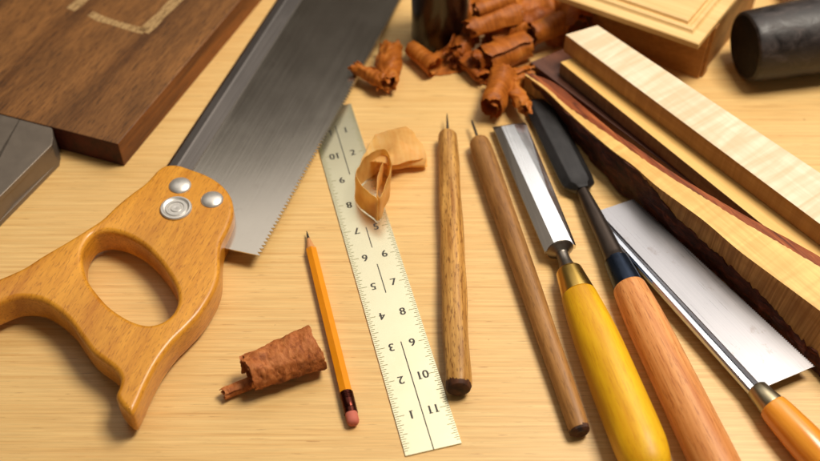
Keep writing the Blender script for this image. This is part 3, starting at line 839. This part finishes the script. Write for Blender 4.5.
# cinnamon roll at the lower left
t = sthing('rolled reddish brown bark-like shaving left of the pencil', (286, 352), (337, 331))
n_ = slen((286, 352), (337, 331))
sheet('roll', curl(n_, .95, 1.38, 2.2, -PI / 2 - 4.4 * PI + .35, (.84, 1.12), .88, skew=.15), 150, 44, .07, M['cinnamon'], t, 0.03, .16, 1.3, .07, 5, 2, .06, False)
sheet('inner_roll', (lambda f: (lambda u, v: (lambda q: (q[0] - 1.75, q[1] - .1, q[2]))(f(u, v))))(curl(3.2, .18, .42, 2.2, 1.0, (1, 1.1))), 60, 20, .05, M['cinnamon'], t, .04, .06, 2, .03, 6, 3, .1)
sheet('torn_flap', lambda u, v: (v * 2.6 - .35 + .3 * u, .35 + .75 * u, 1.15 + .75 * math.sin(u * 1.5) + .1 * v), 14, 30, .05, M['cinnamon'], t, None, .12, 1.5, .05, 5, 5, .3)

# pale ribbon: folded part + standing loop
t = sthing('pale honey-coloured ribbon shaving, folded and looped over the ruler edge', (375, 187), (421, 181))
n_ = slen((375, 187), (421, 181))
def fold(u, v):
    # flattened spiral, axis x ; depth along y (away), height z
    a = -.5 * PI + u * 2 * PI * 1.35
    k = 1 - .12 * u
    y = 1.75 + 1.85 * k * math.cos(a) * (1 + .12 * v); z = .78 + .62 * k * math.sin(a) + .35 * (y / 3.4) * (.4 + v * .3) + .12 * u
    q_ = max(0, y) / 3.5
    return (n_ * (.5 + .06 * q_ + (v - .5) * (1.05 - .5 * q_ ** 1.5)) , y - .3, z)
sheet('folded_ribbon', fold, 110, 30, .035, M['paleshav'], t, .03, .22, .7, .03, 3, 4, .05)
lp = [(385, 214), (372, 203), (367.5, 195), (371, 187), (380, 179), (389, 176), (394, 180), (394.5, 192), (391, 203), (386, 213), (384, 205), (386, 190), (389, 183)]
lpl = [t.at(x, y + 2.5, 1.0) for x, y in lp]
def loop(u, v):
    s_ = u * (len(lpl) - 1); i = min(int(s_), len(lpl) - 2); f = s_ - i
    def cr(i_):
        return lpl[max(0, min(len(lpl) - 1, i_))]
    p0, p1, p2, p3 = cr(i - 1), cr(i), cr(i + 1), cr(i + 2)
    q = .5 * ((2 * p1) + (p2 - p0) * f + (2 * p0 - 5 * p1 + 4 * p2 - p3) * f * f + (3 * p1 - p0 - 3 * p2 + p3) * f ** 3)
    return (q.x * (1) + .15 * (v - .5), q.y + .25 * (v - .5), .16 + v * (1.95 + .25 * math.sin(u * 4)))
sheet('loop', loop, 90, 12, .035, M['paleshav'], t, .14, .08, 1., .02, 4, 6, .05)

fc_ = [t.loc(P(*q_)) for q_ in ((377, 178, 1.5), (402, 160, 1.75), (419, 172, 1.35), (394, 180, 1.6))]
sheet('creased_flap', lambda u, v: fc_[0].lerp(fc_[1], v).lerp(fc_[3].lerp(fc_[2], v), u) + Vector((0, 0, .25 * math.sin(PI * u) - .25 * u * v)), 30, 24, .03, M['paleshav'], t, None, .15, .9, .02, 4, 9, .08)

# crumpled curl leaning on the saw blade
t = sthing('small crumpled rust-coloured curl touching the large saw blade', (367, 112), (393, 124), group=None)
n_ = slen((367, 112), (391, 124))
sheet('curl', curl(n_, .35, .62, 2.0, .4, (.85, 1.25), 1.), 80, 34, .05, M['rust'], t, .35, .2, 1.6, .09, 5, 11, .2)
q = t.loc(P(393, 124, 0)); q2 = t.loc(P(396, 95, 0)); dq = (q2 - q)
dq.z = 0; ln = dq.length; dq.normalize(); nq = Vector((-dq.y, dq.x, 0))
fb_ = curl(ln, .55, 1.02, 2.0, 1.2, (.85, .95), .95, pinch=-.25)
sheet('lobe', lambda u, v: (lambda c_: tuple(q + dq * c_[0] + nq * c_[1] + Vector((0, 0, c_[2]))))(fb_(u, v)), 140, 44, .03, M['rust'], t, .02, .22, 1.5, .09, 5, 13, .2)

def roll(label, p, d, z, r_in, r_out, turns, a0=0., taper=(1, 1), squash=1., mat='rust', crumple=.07, c2=.025, seed=1, tail=0., taildir=0., skew=0., rest=None, edge=.12, nu=150, nv=46, cf=1.2, group=G, tailx=0.):
    t = sthing(label, p, d, z, group=group)
    n_ = slen(p, d, z)
    sheet('curl', curl(n_, r_in, r_out, turns, a0, taper, squash, tail, taildir, skew, 0, 0, tailx), nu, nv, .026, M[mat], t, rest if rest is not None else .02, crumple, cf, c2, 5, seed, edge)
    return t
roll('open-ended rust-coloured roll with flat tail at the foot of the dark jar', (411, 95), (430, 110), 0, .5, .82, 1.5, -PI / 2 - 3 * PI, (.85, 1.12), 1., 'rust', .05, .02, 3, tail=3.2, tailx=.55, group=None)
roll('large rust-coloured curl in the middle of the shaving heap', (468, 109), (500, 95), 0, .6, 1.42, 2.2, .9, (1.05, .9), .95, 'rust', .12, .035, 5, rest=.02)
roll('small crumpled shaving packed inside the near end of the large middle curl', (459, 108), (474, 103), .3, .2, .85, 2.6, .2, (1.1, .8), 1., 'rustdark', .32, .12, 7, edge=.3, rest=.3)
roll('open rust-coloured tube lying upper left in the shaving heap, above the middle curl', (454, 87), (492, 74), 1.0, .6, 1.0, 1.3, 1.2, (.9, 1.3), 1., 'rust', .12, .03, 8, rest=.6)
roll('narrow light rust tube near the dark jar, topmost left of the shaving heap', (460, 76), (488, 66), 1.6, .45, .68, 1.7, 1.0, (1, 1.1), 1., 'rust', .06, .03, 9, rest=1.4)
roll('crumpled shaving knot against the dark jar at the left of the heap', (444, 101), (458, 86), .2, .3, 1.0, 2.0, .4, (1, .8), 1., 'rustdark', .34, .12, 10, edge=.3)
roll('dark rust strip sloping toward us from the middle of the heap', (448, 97), (468, 117), 0, .6, 1.15, 1.0, 2.4, (1, .85), .7, 'rustdark', .16, .04, 12, edge=.12)
roll('crushed rust shaving wedged between the middle curl and the tube above it', (470, 92), (500, 80), .0, .4, 1.1, 1.8, .3, (1, 1.), .9, 'rust', .3, .08, 14, edge=.2)
# broad sheet behind
def wide(label, pts, mat, seed, crumple=.25, group=G):
    """a sheet spanned between four traced corners with heights, arched"""
    c = [P(x, y, z) for x, y, z in pts]
    t = Thing('wood_shaving', label, 'wood shaving', Vector((c[0].x, c[0].y, 0)), (1, 0, 0), group=group)
    c = [t.loc(q) for q in c]
    def f(u, v):
        p = c[0].lerp(c[1], u).lerp(c[3].lerp(c[2], u), v)
        return p + Vector((0, 0, .7 * math.sin(PI * v) + .35 * math.sin(u * 9 + seed)))
    sheet('sheet', f, 110, 70, .026, M[mat], t, None, crumple, .8, .05, 4, seed, .1)
    return t
wide('broad dark rust shaving spread behind the large middle curl', [(474, 88, .5), (532, 86, .3), (530, 55, 2.2), (476, 62, 2.6)], 'rustdark', 21, .25)  # sheet in the heap's shade, darkened through its colour
wide('small rust flap lying over the right end of the large middle curl', [(486, 84, 1.6), (508, 90, .6), (514, 74, 1.2), (492, 70, 2.4)], 'rust', 23, .35)
wide('rumpled rust shaving at the back of the heap', [(480, 66, 2.2), (527, 72, .8), (532, 40, 2.0), (470, 44, 2.6)], 'rust', 25, .45)
wide('upright rust flap leaning on the right side of the dark jar', [(443, 70, 1.0), (462, 72, 1.2), (470, 44, 2.4), (449, 46, 2.6)], 'rust', 28, .3)
roll('thick curled rust shaving at the right end of the heap beside the box', (540, 88), (528, 62), .0, .7, 1.5, 1.8, .4, (1, 1.1), 1.15, 'rust', .25, .05, 31, edge=.12)
roll('medium rust curl lying on the broad dark shaving, at the right of the heap', (503, 88), (527, 78), .5, .5, 1.05, 1.7, 1.0, (1, 1.1), 1., 'rust', .12, .03, 35, rest=.4)
roll('short rust curl at the far edge of the heap', (500, 48), (527, 38), .5, .5, 1.0, 1.6, .7, (1, 1), 1., 'rust', .2, .05, 33)
roll('far rust curl behind the dark jar', (462, 42), (488, 30), .2, .5, 1.1, 1.6, .7, (1, 1), 1., 'rustdark', .2, .05, 34)
# crumpled curl near the chisel tips
t = roll('frayed rust-coloured curl resting at the tips of the two chisels', (472, 146), (481, 120), .0, .6, 1.3, 1.6, 1.0, (.8, 1.), 1.1, 'rust', .16, .05, 41, group=None, edge=.1)
q = t.loc(P(482, 122, 0))
for k, (pa, pb, rr) in enumerate((((478, 126), (507, 114), .95), ((487, 126), (499, 146), .8))):
    A_ = t.loc(P(*pa, 0)); B_ = t.loc(P(*pb, 0)); dq = (B_ - A_); ln = dq.length; dq.normalize(); nq = Vector((-dq.y, dq.x, 0))
    fb2 = curl(ln, .2, rr, 2.2, .5 + k, (1, .8), 1.)
    sheet('frayed_end', lambda u, v, fb2=fb2, A_=A_, dq=dq, nq=nq: tuple(A_ + dq * fb2(u, v)[0] + nq * fb2(u, v)[1] + Vector((0, 0, fb2(u, v)[2]))), 140, 44, .026, M['rust'], t, .05 + .35 * (k == 1), .3, 1.5, .13, 4.5, 50 + k, .3)

# ================================================================== CAMERA
cam = bpy.data.cameras.new('camera'); co = bpy.data.objects.new('camera', cam); COL.objects.link(co)
co.location = CAM * S; co.rotation_euler = (PI / 2 - PITCH, 0, 0)
cam.sensor_width = 36; cam.lens = FPX / 640 * 36; cam.clip_start = .01; cam.clip_end = 100
cam.dof.use_dof = True; cam.dof.focus_distance = .665; cam.dof.aperture_fstop = 5.0
scene.camera = co

# ================================================================== LIGHTS
def area(name, loc, target, sx, sy_, power, color):
    l = bpy.data.lights.new(name, 'AREA'); l.shape = 'RECTANGLE'; l.size = sx; l.size_y = sy_; l.energy = power; l.color = color
    o = bpy.data.objects.new(name, l); COL.objects.link(o); o.location = loc
    o.rotation_euler = (Vector(target) - Vector(loc)).to_track_quat('-Z', 'Y').to_euler(); return o
area('key_lamp', (.56, .68, 1.30), (.02, .5, 0), .48, .48, 24, (1, .91, .78))
area('overhead_softbox', (-.25, 1.30, 1.36), (-.05, .5, 0), 1.5, .80, 4.4, (1, .94, .86))
area('right_reflection_softbox', (.68, 1.55, 1.2), (.1, .5, 0), .95, .9, 4.2, (1, .96, .9))  # added area lamp for bright reflections on the right-hand blades; no actual window
area('front_fill', (-.2, -1.1, 1.2), (0, .5, 0), 1.2, 1.0, 1.3, (1, .9, .78))
w = bpy.data.worlds.new('World'); scene.world = w; w.use_nodes = True
w.node_tree.nodes['Background'].inputs[0].default_value = (.75, .62, .48, 1)
w.node_tree.nodes['Background'].inputs[1].default_value = .10
scene.view_settings.view_transform = 'Standard'; scene.view_settings.look = 'None'
scene.view_settings.exposure = 0; scene.view_settings.gamma = 1
